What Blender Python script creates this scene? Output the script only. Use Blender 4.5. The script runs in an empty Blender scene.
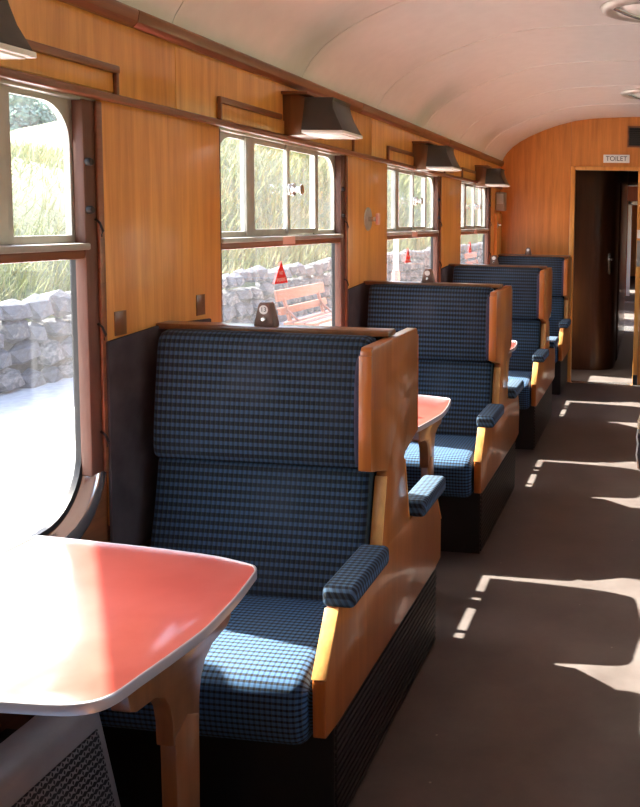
import bpy, bmesh, math, random
import numpy as np
from mathutils import Vector, Matrix
random.seed(7); np.random.seed(7)
S = bpy.context.scene
COL = S.collection

# ------------------------------------------------------------------ camera, world, sun, exposure
YAW, PITCH, ROLL, F, CX, CY, EYE = .127, .0922, .0192, 882.5, 536.8, 302.3, 1.569
cd = bpy.data.cameras.new('camera'); cam = bpy.data.objects.new('camera', cd); COL.objects.link(cam)
cd.sensor_fit = 'VERTICAL'; cd.sensor_height = 36.0; cd.lens = F / 807 * 36.0
cd.shift_x = (320 - CX) / 807; cd.shift_y = (CY - 403.5) / 807
cd.clip_start = .05; cd.clip_end = 300
cyw, syw, cp, sp, cr, sr = math.cos(YAW), math.sin(YAW), math.cos(PITCH), math.sin(PITCH), math.cos(ROLL), math.sin(ROLL)
rt0 = Vector((cyw, syw, 0)); f0 = Vector((-syw, cyw, 0)); up0 = Vector((0, 0, 1))
fw = f0 * cp - up0 * sp; up = f0 * sp + up0 * cp
right = rt0 * cr + up * sr            # screen right after roll
upv = up * cr - rt0 * sr
M = Matrix((( right.x, upv.x, -fw.x, 0), (right.y, upv.y, -fw.y, 0), (right.z, upv.z, -fw.z, EYE), (0, 0, 0, 1)))
cam.matrix_world = M
S.camera = cam

SUN = Vector((.833, -.16, -.78)).normalized()      # direction the light travels
w = bpy.data.worlds.new('world'); S.world = w; w.use_nodes = True
nt = w.node_tree; bg = nt.nodes['Background']
sk = nt.nodes.new('ShaderNodeTexSky'); sk.sky_type = 'NISHITA'; sk.sun_disc = False
sk.sun_elevation = math.asin(-SUN.z); sk.sun_rotation = math.atan2(-SUN.x, -SUN.y)
sk.dust_density = 3.0; sk.air_density = 1.0
nt.links.new(sk.outputs[0], bg.inputs[0]); bg.inputs[1].default_value = .43
sd = bpy.data.lights.new('sun', 'SUN'); sd.energy = 15.0; sd.angle = .009; sd.color = (1, .95, .86)
so = bpy.data.objects.new('sun', sd); COL.objects.link(so)
so.rotation_euler = (-SUN).to_track_quat('Z', 'Y').to_euler(); so.location = (-20, 10, 20)
S.view_settings.view_transform = 'Standard'; S.view_settings.look = 'None'
S.view_settings.gamma = 1; S.view_settings.use_curve_mapping = False
S.view_settings.exposure = 1.7
cy_ = S.cycles
cy_.use_denoising = True; cy_.max_bounces = 14; cy_.diffuse_bounces = 8; cy_.glossy_bounces = 6; cy_.transparent_max_bounces = 16
cy_.sample_clamp_indirect = 8

# ------------------------------------------------------------------ materials
MAT = {}
def nodes(name):
    m = bpy.data.materials.new(name); m.use_nodes = True
    n = m.node_tree; b = n.nodes['Principled BSDF']; MAT[name] = m
    return m, n, b
def N(n, t, **k):
    x = n.nodes.new(t)
    for a, v in k.items(): setattr(x, a, v)
    return x
def plain(name, col, rough=.5, metal=0, coat=0, spec=.5, var=0):
    m, n, b = nodes(name)
    b.inputs['Base Color'].default_value = (*col, 1); b.inputs['Roughness'].default_value = rough
    b.inputs['Metallic'].default_value = metal; b.inputs['Coat Weight'].default_value = coat
    b.inputs['Specular IOR Level'].default_value = spec; b.inputs['Coat Roughness'].default_value = .12
    if var:
        tc = N(n, 'ShaderNodeTexCoord'); nz = N(n, 'ShaderNodeTexNoise'); nz.inputs['Scale'].default_value = 14; nz.inputs['Detail'].default_value = 6
        n.links.new(tc.outputs['Object'], nz.inputs['Vector'])
        r = N(n, 'ShaderNodeValToRGB'); r.color_ramp.elements[0].position = .3; r.color_ramp.elements[1].position = .7
        r.color_ramp.elements[0].color = (*[c * (1 - var) for c in col], 1); r.color_ramp.elements[1].color = (*[min(1, c * (1 + var)) for c in col], 1)
        n.links.new(nz.outputs['Fac'], r.inputs['Fac']); n.links.new(r.outputs['Color'], b.inputs['Base Color'])
        bp_ = N(n, 'ShaderNodeBump'); bp_.inputs['Strength'].default_value = .15; bp_.inputs['Distance'].default_value = .004
        n.links.new(nz.outputs['Fac'], bp_.inputs['Height']); n.links.new(bp_.outputs['Normal'], b.inputs['Normal'])
    return m
def wood(name, c0, c1, rough=.32, axis='Z', coat=.35, scale=1.0):
    m, n, b = nodes(name)
    tc = N(n, 'ShaderNodeTexCoord'); mp = N(n, 'ShaderNodeMapping')
    oi = N(n, 'ShaderNodeObjectInfo'); ad = N(n, 'ShaderNodeVectorMath', operation='ADD'); mu = N(n, 'ShaderNodeVectorMath', operation='SCALE')
    cmb = N(n, 'ShaderNodeCombineXYZ')
    for i in range(3): n.links.new(oi.outputs['Random'], cmb.inputs[i])
    n.links.new(cmb.outputs[0], mu.inputs[0]); mu.inputs['Scale'].default_value = 13.0
    n.links.new(tc.outputs['Object'], ad.inputs[0]); n.links.new(mu.outputs[0], ad.inputs[1])
    n.links.new(ad.outputs[0], mp.inputs['Vector'])
    sc = [14 * scale] * 3; sc['XYZ'.index(axis)] = .8 * scale
    mp.inputs['Scale'].default_value = sc
    a = N(n, 'ShaderNodeTexNoise'); a.inputs['Scale'].default_value = 1.6; a.inputs['Detail'].default_value = 7; a.inputs['Roughness'].default_value = .6; a.inputs['Distortion'].default_value = .4
    n.links.new(mp.outputs[0], a.inputs['Vector'])
    fine = N(n, 'ShaderNodeTexNoise'); fine.inputs['Scale'].default_value = 11; fine.inputs['Detail'].default_value = 4
    n.links.new(mp.outputs[0], fine.inputs['Vector'])
    big = N(n, 'ShaderNodeTexNoise'); big.inputs['Scale'].default_value = 2.2; big.inputs['Detail'].default_value = 4
    n.links.new(ad.outputs[0], big.inputs['Vector'])
    m1 = N(n, 'ShaderNodeMath', operation='MULTIPLY_ADD'); m1.inputs[1].default_value = .22
    n.links.new(fine.outputs['Fac'], m1.inputs[0]); n.links.new(a.outputs['Fac'], m1.inputs[2])
    m2 = N(n, 'ShaderNodeMath', operation='MULTIPLY_ADD'); m2.inputs[1].default_value = .45
    n.links.new(big.outputs['Fac'], m2.inputs[0]); n.links.new(m1.outputs[0], m2.inputs[2])
    r = N(n, 'ShaderNodeValToRGB'); r.color_ramp.elements[0].position = .55
    r.color_ramp.elements[1].position = 1.0
    r.color_ramp.elements[0].color = (*c0, 1); r.color_ramp.elements[1].color = (*c1, 1)
    n.links.new(m2.outputs[0], r.inputs['Fac']); n.links.new(r.outputs['Color'], b.inputs['Base Color'])
    b.inputs['Roughness'].default_value = rough; b.inputs['Coat Weight'].default_value = coat; b.inputs['Coat Roughness'].default_value = .15
    bu = N(n, 'ShaderNodeBump'); bu.inputs['Strength'].default_value = .06; bu.inputs['Distance'].default_value = .002
    n.links.new(a.outputs['Fac'], bu.inputs['Height']); n.links.new(bu.outputs['Normal'], b.inputs['Normal'])
    return m
wood('veneer', (.54, .20, .036), (.84, .39, .092))
wood('end_veneer', (.46, .145, .022), (.72, .27, .055), rough=.35)
wood('panel_wood', (.26, .068, .011), (.44, .138, .026), rough=.28, coat=.6)
wood('edge_wood', (.42, .17, .04), (.72, .38, .12), rough=.3)
wood('trim_wood', (.13, .046, .018), (.28, .105, .042), axis='Y')
wood('jamb_wood', (.085, .036, .022), (.17, .072, .044), rough=.6, coat=0)
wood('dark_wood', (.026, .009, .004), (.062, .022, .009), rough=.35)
wood('dado_wood', (.12, .035, .015), (.22, .07, .03), axis='Y')
wood('leg_wood', (.11, .043, .014), (.22, .088, .030))
wood('red_wood', (.20, .045, .018), (.30, .08, .032), rough=.6, coat=0)
plain('sill_metal', (.62, .54, .50), .14, .85)
plain('ceiling_paint', (.84, .825, .80), .30, coat=.25, var=.03)
plain('aluminium', (.50, .48, .43), .42, .55, var=.12)
plain('bright_metal', (.78, .77, .75), .22, .9)
plain('edge_metal', (.42, .41, .43), .34, .4)
plain('chrome', (.80, .78, .75), .12, 1.0)
plain('lamp_metal', (.050, .038, .029), .42, .3, var=.15)
plain('white_paint', (.82, .80, .76), .4)
plain('opal', (.85, .83, .78), .25)
plain('black', (.012, .011, .011), .5)
plain('black_rubber', (.02, .018, .017), .45)
plain('dark_cloth', (.060, .050, .053), .9, spec=.2, var=.25)
plain('lining_cloth', (.040, .034, .055), .85, spec=.2)
plain('bakelite', (.17, .085, .058), .4)
plain('red_sign', (.75, .03, .025), .45)
plain('ink', (.03, .025, .03), .6)
plain('grey_enamel', (.27, .26, .25), .35, var=.1)
plain('asphalt', (.46, .45, .44), .9, spec=.2, var=.12)
plain('soil', (.13, .14, .06), .95, var=.35)
plain('mortar', (.05, .048, .042), .95, var=.2)
plain('bench_wood', (.26, .085, .045), .5, var=.1)
plain('concrete', (.52, .49, .44), .9, var=.15)
plain('tan_cloth', (.42, .32, .20), .8)
plain('pink_label', (.75, .45, .36), .5)
plain('bark', (.12, .09, .06), .9, var=.2)
plain('post_red', (.52, .26, .22), .6)
plain('grey_box', (.28, .24, .18), .45, var=.1)

# ceiling lamp glass, hazy window glass
def glass():
    m, n, b = nodes('window_glass'); out = n.nodes['Material Output']; n.nodes.remove(b)
    tr = N(n, 'ShaderNodeBsdfTransparent'); tr.inputs[0].default_value = (.97, .975, .97, 1)
    gl = N(n, 'ShaderNodeBsdfGlossy'); gl.inputs['Roughness'].default_value = .01
    fr = N(n, 'ShaderNodeFresnel'); 
    ge = N(n, 'ShaderNodeNewGeometry'); io = N(n, 'ShaderNodeMapRange'); io.inputs['To Min'].default_value = 1.5; io.inputs['To Max'].default_value = 1 / 1.5
    n.links.new(ge.outputs['Backfacing'], io.inputs['Value']); n.links.new(io.outputs[0], fr.inputs[0])
    mx = N(n, 'ShaderNodeMixShader'); n.links.new(fr.outputs[0], mx.inputs[0]); n.links.new(tr.outputs[0], mx.inputs[1]); n.links.new(gl.outputs[0], mx.inputs[2])
    tl = N(n, 'ShaderNodeBsdfTranslucent'); tl.inputs[0].default_value = (.86, .88, .92, 1)
    tc = N(n, 'ShaderNodeTexCoord'); mp = N(n, 'ShaderNodeMapping'); mp.inputs['Scale'].default_value = (1, 9, .8)
    nz = N(n, 'ShaderNodeTexNoise'); nz.inputs['Scale'].default_value = 3; nz.inputs['Detail'].default_value = 5
    n.links.new(tc.outputs['Object'], mp.inputs[0]); n.links.new(mp.outputs[0], nz.inputs['Vector'])
    mr = N(n, 'ShaderNodeMapRange'); mr.inputs['From Min'].default_value = .35; mr.inputs['From Max'].default_value = .75
    mr.inputs['To Min'].default_value = .006; mr.inputs['To Max'].default_value = .016
    n.links.new(nz.outputs['Fac'], mr.inputs['Value'])
    m2 = N(n, 'ShaderNodeMixShader'); n.links.new(mr.outputs[0], m2.inputs[0]); n.links.new(mx.outputs[0], m2.inputs[1]); n.links.new(tl.outputs[0], m2.inputs[2])
    n.links.new(m2.outputs[0], out.inputs[0])
glass()

def fabric(name, fu, fv, blue, mid, dark, lit=.5):
    m, n, b = nodes(name)
    uv = N(n, 'ShaderNodeUVMap'); sx = N(n, 'ShaderNodeSeparateXYZ'); n.links.new(uv.outputs[0], sx.inputs[0])
    def band(o, fr, ph=0., duty=.5):
        a = N(n, 'ShaderNodeMath', operation='MULTIPLY_ADD'); a.inputs[1].default_value = fr; a.inputs[2].default_value = ph
        n.links.new(o, a.inputs[0]); f = N(n, 'ShaderNodeMath', operation='FRACT'); n.links.new(a.outputs[0], f.inputs[0])
        r = N(n, 'ShaderNodeMapRange'); r.interpolation_type = 'SMOOTHSTEP'
        t = N(n, 'ShaderNodeMath', operation='SUBTRACT'); n.links.new(f.outputs[0], t.inputs[0]); t.inputs[1].default_value = .5
        ab = N(n, 'ShaderNodeMath', operation='ABSOLUTE'); n.links.new(t.outputs[0], ab.inputs[0])
        r.inputs['From Min'].default_value = duty / 2 - .07; r.inputs['From Max'].default_value = duty / 2 + .07
        n.links.new(ab.outputs[0], r.inputs['Value']); return r.outputs[0]
    bu_, bv_ = band(sx.outputs[0], fu, 0, lit), band(sx.outputs[1], fv, 0, lit)
    ad = N(n, 'ShaderNodeMath', operation='MULTIPLY_ADD'); ad.inputs[1].default_value = .34; n.links.new(bu_, ad.inputs[0])
    mv = N(n, 'ShaderNodeMath', operation='MULTIPLY'); mv.inputs[1].default_value = .66; n.links.new(bv_, mv.inputs[0]); n.links.new(mv.outputs[0], ad.inputs[2])
    r = N(n, 'ShaderNodeValToRGB'); e = r.color_ramp.elements
    e[0].color = (*blue, 1); e[1].color = (*dark, 1); k = r.color_ramp.elements.new(.5); k.color = (*mid, 1)
    n.links.new(ad.outputs[0], r.inputs[0])
    # thin yellow-green threads between the checks
    th = band(sx.outputs[0], fu, .25, .13)
    mx = N(n, 'ShaderNodeMix', data_type='RGBA'); mx.inputs['B'].default_value = (.07, .08, .04, 1)
    inv = N(n, 'ShaderNodeMath', operation='MULTIPLY_ADD'); inv.inputs[1].default_value = -.35; inv.inputs[2].default_value = .35
    n.links.new(th, inv.inputs[0]); n.links.new(inv.outputs[0], mx.inputs['Factor']); n.links.new(r.outputs[0], mx.inputs['A'])
    # wear
    tc = N(n, 'ShaderNodeTexCoord'); nz = N(n, 'ShaderNodeTexNoise'); nz.inputs['Scale'].default_value = 5; nz.inputs['Detail'].default_value = 5
    n.links.new(tc.outputs['Object'], nz.inputs['Vector'])
    mr = N(n, 'ShaderNodeMapRange'); mr.inputs['From Min'].default_value = .5; mr.inputs['From Max'].default_value = .8; mr.inputs['To Max'].default_value = .30
    n.links.new(nz.outputs['Fac'], mr.inputs['Value'])
    m3 = N(n, 'ShaderNodeMix', data_type='RGBA'); m3.inputs['B'].default_value = (.06, .07, .085, 1)
    n.links.new(mr.outputs[0], m3.inputs['Factor']); n.links.new(mx.outputs['Result'], m3.inputs['A'])
    n.links.new(m3.outputs['Result'], b.inputs['Base Color'])
    b.inputs['Roughness'].default_value = .85; b.inputs['Specular IOR Level'].default_value = .25
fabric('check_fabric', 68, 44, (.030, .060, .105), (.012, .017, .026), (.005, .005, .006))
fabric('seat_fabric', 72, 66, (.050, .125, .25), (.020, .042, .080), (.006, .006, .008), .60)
fabric('arm_fabric', 60, 60, (.06, .12, .20), (.03, .05, .075), (.012, .013, .018))

def table_red():
    m, n, b = nodes('red_laminate')
    tc = N(n, 'ShaderNodeTexCoord'); nz = N(n, 'ShaderNodeTexNoise'); nz.inputs['Scale'].default_value = 9; nz.inputs['Detail'].default_value = 6
    n.links.new(tc.outputs['Object'], nz.inputs['Vector'])
    r = N(n, 'ShaderNodeValToRGB'); r.color_ramp.elements[0].position = .35; r.color_ramp.elements[1].position = .7
    r.color_ramp.elements[0].color = (.40, .070, .052, 1); r.color_ramp.elements[1].color = (.47, .10, .078, 1)
    n.links.new(nz.outputs['Fac'], r.inputs[0]); n.links.new(r.outputs[0], b.inputs['Base Color'])
    b.inputs['Roughness'].default_value = .3; b.inputs['Coat Weight'].default_value = 1.0; b.inputs['Coat Roughness'].default_value = .13
table_red()

def floor_mat():
    m, n, b = nodes('lino')
    tc = N(n, 'ShaderNodeTexCoord'); nz = N(n, 'ShaderNodeTexNoise'); nz.inputs['Scale'].default_value = 3.0; nz.inputs['Detail'].default_value = 9; nz.inputs['Roughness'].default_value = .65
    n.links.new(tc.outputs['Object'], nz.inputs['Vector'])
    r = N(n, 'ShaderNodeValToRGB'); r.color_ramp.elements[0].position = .3; r.color_ramp.elements[1].position = .75
    r.color_ramp.elements[0].color = (.068, .054, .048, 1); r.color_ramp.elements[1].color = (.135, .112, .102, 1)
    n.links.new(nz.outputs['Fac'], r.inputs[0])
    vo = N(n, 'ShaderNodeTexVoronoi'); vo.inputs['Scale'].default_value = 9; n.links.new(tc.outputs['Object'], vo.inputs['Vector'])
    lt = N(n, 'ShaderNodeMath', operation='LESS_THAN'); lt.inputs[1].default_value = .035; n.links.new(vo.outputs['Distance'], lt.inputs[0])
    mx = N(n, 'ShaderNodeMix', data_type='RGBA'); mx.inputs['B'].default_value = (.24, .21, .19, 1); n.links.new(lt.outputs[0], mx.inputs['Factor']); n.links.new(r.outputs[0], mx.inputs['A'])
    n.links.new(mx.outputs['Result'], b.inputs['Base Color'])
    mr = N(n, 'ShaderNodeMapRange'); mr.inputs['To Min'].default_value = .38; mr.inputs['To Max'].default_value = .6; n.links.new(nz.outputs['Fac'], mr.inputs['Value']); n.links.new(mr.outputs[0], b.inputs['Roughness'])
    bu = N(n, 'ShaderNodeBump'); bu.inputs['Strength'].default_value = .12; bu.inputs['Distance'].default_value = .01
    n.links.new(nz.outputs['Fac'], bu.inputs['Height']); n.links.new(bu.outputs[0], b.inputs['Normal'])
floor_mat()

def heater_mat():          # enamel sheet punched with a lattice of small holes
    m, n, b = nodes('punched_sheet')
    uv = N(n, 'ShaderNodeUVMap'); sx = N(n, 'ShaderNodeSeparateXYZ'); n.links.new(uv.outputs[0], sx.inputs[0])
    def cell(u, v, k):
        fs = []
        for o, fr in ((u, 1), (v, 1)):
            f = N(n, 'ShaderNodeMath', operation='FRACT'); n.links.new(o, f.inputs[0])
            t = N(n, 'ShaderNodeMath', operation='SUBTRACT'); t.inputs[1].default_value = .5; n.links.new(f.outputs[0], t.inputs[0])
            ab = N(n, 'ShaderNodeMath', operation='ABSOLUTE'); n.links.new(t.outputs[0], ab.inputs[0]); fs.append(ab.outputs[0])
        s = N(n, 'ShaderNodeMath', operation='MULTIPLY_ADD'); s.inputs[1].default_value = k; n.links.new(fs[0], s.inputs[0]); n.links.new(fs[1], s.inputs[2])
        lt = N(n, 'ShaderNodeMath', operation='LESS_THAN'); lt.inputs[1].default_value = .36; n.links.new(s.outputs[0], lt.inputs[0]); return lt.outputs[0]
    def lin(a, o, k):
        x = N(n, 'ShaderNodeMath', operation='MULTIPLY_ADD'); x.inputs[1].default_value = k; x.inputs[2].default_value = o; n.links.new(a, x.inputs[0]); return x.outputs[0]
    u, v = lin(sx.outputs[0], 0, 58), lin(sx.outputs[1], 0, 58)
    c1 = cell(u, v, 1.9); c2 = cell(lin(u, .5, 1), lin(v, .5, 1), .53)
    mxm = N(n, 'ShaderNodeMath', operation='MAXIMUM'); n.links.new(c1, mxm.inputs[0]); n.links.new(c2, mxm.inputs[1])
    mx = N(n, 'ShaderNodeMix', data_type='RGBA'); mx.inputs['A'].default_value = (.27, .26, .25, 1); mx.inputs['B'].default_value = (.008, .008, .008, 1)
    n.links.new(mxm.outputs[0], mx.inputs['Factor']); n.links.new(mx.outputs['Result'], b.inputs['Base Color'])
    b.inputs['Roughness'].default_value = .4
heater_mat()

def varied(name, cols, scale=3, rough=.9):     # colour by position and by object
    m, n, b = nodes(name)
    tc = N(n, 'ShaderNodeTexCoord'); nz = N(n, 'ShaderNodeTexNoise'); nz.inputs['Scale'].default_value = scale; nz.inputs['Detail'].default_value = 6
    n.links.new(tc.outputs['Object'], nz.inputs['Vector'])
    oi = N(n, 'ShaderNodeObjectInfo'); a = N(n, 'ShaderNodeMath', operation='MULTIPLY_ADD'); a.inputs[1].default_value = .5; n.links.new(oi.outputs['Random'], a.inputs[0])
    s = N(n, 'ShaderNodeMath', operation='SUBTRACT'); n.links.new(nz.outputs['Fac'], s.inputs[0]); s.inputs[1].default_value = .25; n.links.new(s.outputs[0], a.inputs[2])
    r = N(n, 'ShaderNodeValToRGB'); els = r.color_ramp.elements
    els[0].position = .1; els[0].color = (*cols[0], 1); els[1].position = .9; els[1].color = (*cols[-1], 1)
    for i, c in enumerate(cols[1:-1]): e = els.new(.1 + .8 * (i + 1) / (len(cols) - 1)); e.color = (*c, 1)
    n.links.new(a.outputs[0], r.inputs[0]); n.links.new(r.outputs[0], b.inputs['Base Color'])
    b.inputs['Roughness'].default_value = rough; b.inputs['Specular IOR Level'].default_value = .2
    bu = N(n, 'ShaderNodeBump'); bu.inputs['Strength'].default_value = .4; bu.inputs['Distance'].default_value = .02
    n.links.new(nz.outputs['Fac'], bu.inputs['Height']); n.links.new(bu.outputs[0], b.inputs['Normal'])
varied('stone', [(.055, .058, .068), (.12, .125, .145), (.085, .085, .09), (.22, .22, .22)], 6)
varied('grass_blades', [(.15, .18, .06), (.36, .32, .17), (.22, .25, .09), (.44, .38, .22)], .9)
varied('leaf', [(.13, .19, .15), (.18, .25, .20), (.24, .31, .26)], 1.2)  # leaf colours lightened to stand in for distance haze

# ------------------------------------------------------------------ mesh helpers
class MB:
    def __init__(s): s.v = []; s.f = []; s.uv = None
    def add(s, vs, fs):
        o = len(s.v); s.v += [tuple(v) for v in vs]; s.f += [tuple(i + o for i in f) for f in fs]; return s
    def box(s, x0, x1, y0, y1, z0, z1):
        return s.add([(x0, y0, z0), (x1, y0, z0), (x1, y1, z0), (x0, y1, z0), (x0, y0, z1), (x1, y0, z1), (x1, y1, z1), (x0, y1, z1)],
                     [(0, 3, 2, 1), (4, 5, 6, 7), (0, 1, 5, 4), (1, 2, 6, 5), (2, 3, 7, 6), (3, 0, 4, 7)])
    def prism(s, poly, axis, a, b):       # poly: 2-D points; axis 'x': (y,z), 'y': (x,z), 'z': (x,y)
        n = len(poly)
        def p(q, t): return {'x': (t, q[0], q[1]), 'y': (q[0], t, q[1]), 'z': (q[0], q[1], t)}[axis]
        vs = [p(q, a) for q in poly] + [p(q, b) for q in poly]
        fs = [tuple(range(n)), tuple(range(2 * n - 1, n - 1, -1))] + [(i, i + n, (i + 1) % n + n, (i + 1) % n) for i in range(n)]
        return s.add(vs, fs)
    def lathe(s, prof, c, axis='z', n=24):   # prof: (r, t)
        vs = []; m = len(prof)
        for i in range(n):
            a = 2 * math.pi * i / n; ca, sa = math.cos(a), math.sin(a)
            for r, t in prof:
                q = {'z': (r * ca, r * sa, t), 'x': (t, r * ca, r * sa), 'y': (r * ca, t, r * sa)}[axis]
                vs.append((c[0] + q[0], c[1] + q[1], c[2] + q[2]))
        fs = []
        for i in range(n):
            j = (i + 1) % n
            for k in range(m - 1): fs.append((i * m + k, j * m + k, j * m + k + 1, i * m + k + 1))
        fs.append(tuple(i * m for i in range(n))); fs.append(tuple(i * m + m - 1 for i in range(n - 1, -1, -1)))
        return s.add(vs, fs)
    def tube(s, pts, r, n=8):
        P = [Vector(p) for p in pts]; vs = []
        for i, p in enumerate(P):
            t = (P[min(i + 1, len(P) - 1)] - P[max(i - 1, 0)]).normalized()
            u = t.cross(Vector((0, 0, 1))) if abs(t.z) < .9 else t.cross(Vector((1, 0, 0)))
            u.normalize(); v = t.cross(u)
            rr = r[i] if isinstance(r, (list, tuple)) else r
            for k in range(n):
                a = 2 * math.pi * k / n; vs.append(p + u * rr * math.cos(a) + v * rr * math.sin(a))
        fs = [(i * n + k, i * n + (k + 1) % n, (i + 1) * n + (k + 1) % n, (i + 1) * n + k) for i in range(len(P) - 1) for k in range(n)]
        fs += [tuple(range(n - 1, -1, -1)), tuple(range((len(P) - 1) * n, len(P) * n))]
        return s.add(vs, fs)
    def sweep(s, path, sect):             # path of (point, u axis, v axis); sect of (a, b)
        vs = []; n = len(sect)
        for p, u, v in path:
            for a, b in sect: vs.append(Vector(p) + Vector(u) * a + Vector(v) * b)
        fs = [(i * n + k, i * n + (k + 1) % n, (i + 1) * n + (k + 1) % n, (i + 1) * n + k) for i in range(len(path) - 1) for k in range(n)]
        fs += [tuple(range(n - 1, -1, -1)), tuple(range((len(path) - 1) * n, len(path) * n))]
        return s.add(vs, fs)
    def mesh(s, name, mat, bevel=0, smooth=30, segs=2):
        me = bpy.data.meshes.new(name); me.from_pydata(s.v, [], s.f)
        bm = bmesh.new(); bm.from_mesh(me)
        bmesh.ops.recalc_face_normals(bm, faces=bm.faces)
        if bevel:
            eds = [e for e in bm.edges if len(e.link_faces) == 2 and e.calc_face_angle(0) > .5]
            bmesh.ops.bevel(bm, geom=eds, offset=bevel, segments=segs, affect='EDGES', profile=.5, clamp_overlap=True)
        bm.to_mesh(me); bm.free()
        if s.uv is not None:
            l = me.uv_layers.new(name='UVMap')
            for lp in me.loops: l.data[lp.index].uv = s.uv(me.vertices[lp.vertex_index].co)
        if smooth:
            me.polygons.foreach_set('use_smooth', [True] * len(me.polygons))
            me.set_sharp_from_angle(angle=math.radians(smooth))
        me.materials.append(MAT[mat]); me.update()
        return me
    def obj(s, name, mat, parent=None, bevel=0, smooth=30, segs=2, loc=(0, 0, 0)):
        return link(name, s.mesh(name, mat, bevel, smooth, segs), parent, loc)
def link(name, data, parent=None, loc=(0, 0, 0), rz=0):
    o = bpy.data.objects.new(name, data); COL.objects.link(o); o.location = loc; o.rotation_euler = (0, 0, rz)
    if parent: o.parent = parent
    return o
def tag(o, label=None, cat=None, group=None, kind=None):
    if label: o['label'] = label
    if cat: o['category'] = cat
    if group: o['group'] = group
    if kind: o['kind'] = kind
    return o
def thing(name, loc, label=None, cat=None, group=None, kind=None, rz=0):
    return tag(link(name, None, None, loc, rz), label, cat, group, kind)
def copy_tree(o, parent=None):
    c = o.copy(); COL.objects.link(c); c.parent = parent
    for ch in list(o.children): copy_tree(ch, c)
    return c
def text_mesh(name, txt, size, mat, mtx, depth=.0004):
    cu = bpy.data.curves.new(name, 'FONT'); cu.body = txt; cu.size = size; cu.align_x = 'CENTER'; cu.align_y = 'CENTER'; cu.extrude = depth
    o = bpy.data.objects.new('text_tmp', cu); COL.objects.link(o)
    dg = bpy.context.evaluated_depsgraph_get(); me = bpy.data.meshes.new_from_object(o.evaluated_get(dg)); me.name = name
    bpy.data.objects.remove(o); bpy.data.curves.remove(cu)
    me.transform(mtx); me.materials.clear(); me.materials.append(MAT[mat]); return me
def arc(cx, cy, r, a0, a1, n=8):
    return [(cx + r * math.cos(math.radians(a0 + (a1 - a0) * i / n)), cy + r * math.sin(math.radians(a0 + (a1 - a0) * i / n))) for i in range(n + 1)]
def rrect(y0, y1, z0, z1, bl=0, br=0, tr=0, tl=0):
    p = []
    p += arc(y0 + bl, z0 + bl, bl, 180, 270) if bl else [(y0, z0)]
    p += arc(y1 - br, z0 + br, br, 270, 360) if br else [(y1, z0)]
    p += arc(y1 - tr, z1 - tr, tr, 0, 90) if tr else [(y1, z1)]
    p += arc(y0 + tl, z1 - tl, tl, 90, 180) if tl else [(y0, z1)]
    return p
def plate(outer, holes, x0, x1):          # plate in the YZ plane with real holes
    bm = bmesh.new(); eds = []
    for loop in [outer] + holes:
        vs = [bm.verts.new((x0, y, z)) for y, z in loop]
        eds += [bm.edges.new((vs[i], vs[(i + 1) % len(vs)])) for i in range(len(vs))]
    bmesh.ops.triangle_fill(bm, edges=eds, use_beauty=True)
    g = bmesh.ops.extrude_face_region(bm, geom=list(bm.faces))
    for e in g['geom']:
        if isinstance(e, bmesh.types.BMVert): e.co.x = x1
    bm.verts.index_update(); mb = MB()
    mb.add([v.co[:] for v in bm.verts], [[v.index for v in f.verts] for f in bm.faces]); bm.free(); return mb
def cushion(prof, x0, x1, r):             # prof: closed (y,z); rounded at both ends
    c = (sum(p[0] for p in prof) / len(prof), sum(p[1] for p in prof) / len(prof))
    dmin = max(max(abs(p[0] - c[0]) for p in prof), max(abs(p[1] - c[1]) for p in prof))
    L = [0]
    for i in range(1, len(prof)): L.append(L[-1] + math.dist(prof[i], prof[i - 1]))
    st = []
    for k in range(5):
        a = math.pi / 2 * k / 4; st.append((x0 + r * (1 - math.cos(math.pi / 2 - a) if False else 1 - math.sin(a)), r * (1 - math.sin(a)) if False else r * (1 - math.cos(math.pi / 2 - a))))
    st = [(x0 + r - r * math.cos(math.pi / 2 * k / 4), r * (1 - math.sin(math.pi / 2 * k / 4))) for k in range(5)]
    n_mid = 6
    st += [(x0 + r + (x1 - x0 - 2 * r) * k / n_mid, 0) for k in range(1, n_mid)]
    st += [(x1 - (a[0] - x0), a[1]) for a in reversed(st[:5])]
    mb = MB(); n = len(prof); uvd = []
    pts = [Vector((p[0], p[1])) for p in prof]; area = sum(pts[i].x * pts[(i + 1) % n].y - pts[(i + 1) % n].x * pts[i].y for i in range(n))
    sgn = 1 if area > 0 else -1; nrm = []
    for i in range(n):
        t = (pts[(i + 1) % n] - pts[i - 1]); t = t.normalized() if t.length else Vector((1, 0)); nrm.append(Vector((-t.y, t.x)) * sgn)
    vs = []
    for x, ins in st:
        for i in range(n):
            q = pts[i] + nrm[i] * ins * .85; vs.append((x, q.x, q.y)); uvd.append((x, L[i]))
    fs = [(i * n + k, i * n + (k + 1) % n, (i + 1) * n + (k + 1) % n, (i + 1) * n + k) for i in range(len(st) - 1) for k in range(n)]
    fs += [tuple(range(n - 1, -1, -1)), tuple(range((len(st) - 1) * n, len(st) * n))]
    mb.add(vs, fs); mb.uvd = uvd; return mb
def soft(poly, it=2):                     # Chaikin rounding of a closed outline
    for _ in range(it):
        q = []
        for i in range(len(poly)):
            a, b = poly[i], poly[(i + 1) % len(poly)]
            q += [(a[0] * .75 + b[0] * .25, a[1] * .75 + b[1] * .25), (a[0] * .25 + b[0] * .75, a[1] * .25 + b[1] * .75)]
        poly = q
    return poly
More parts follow.
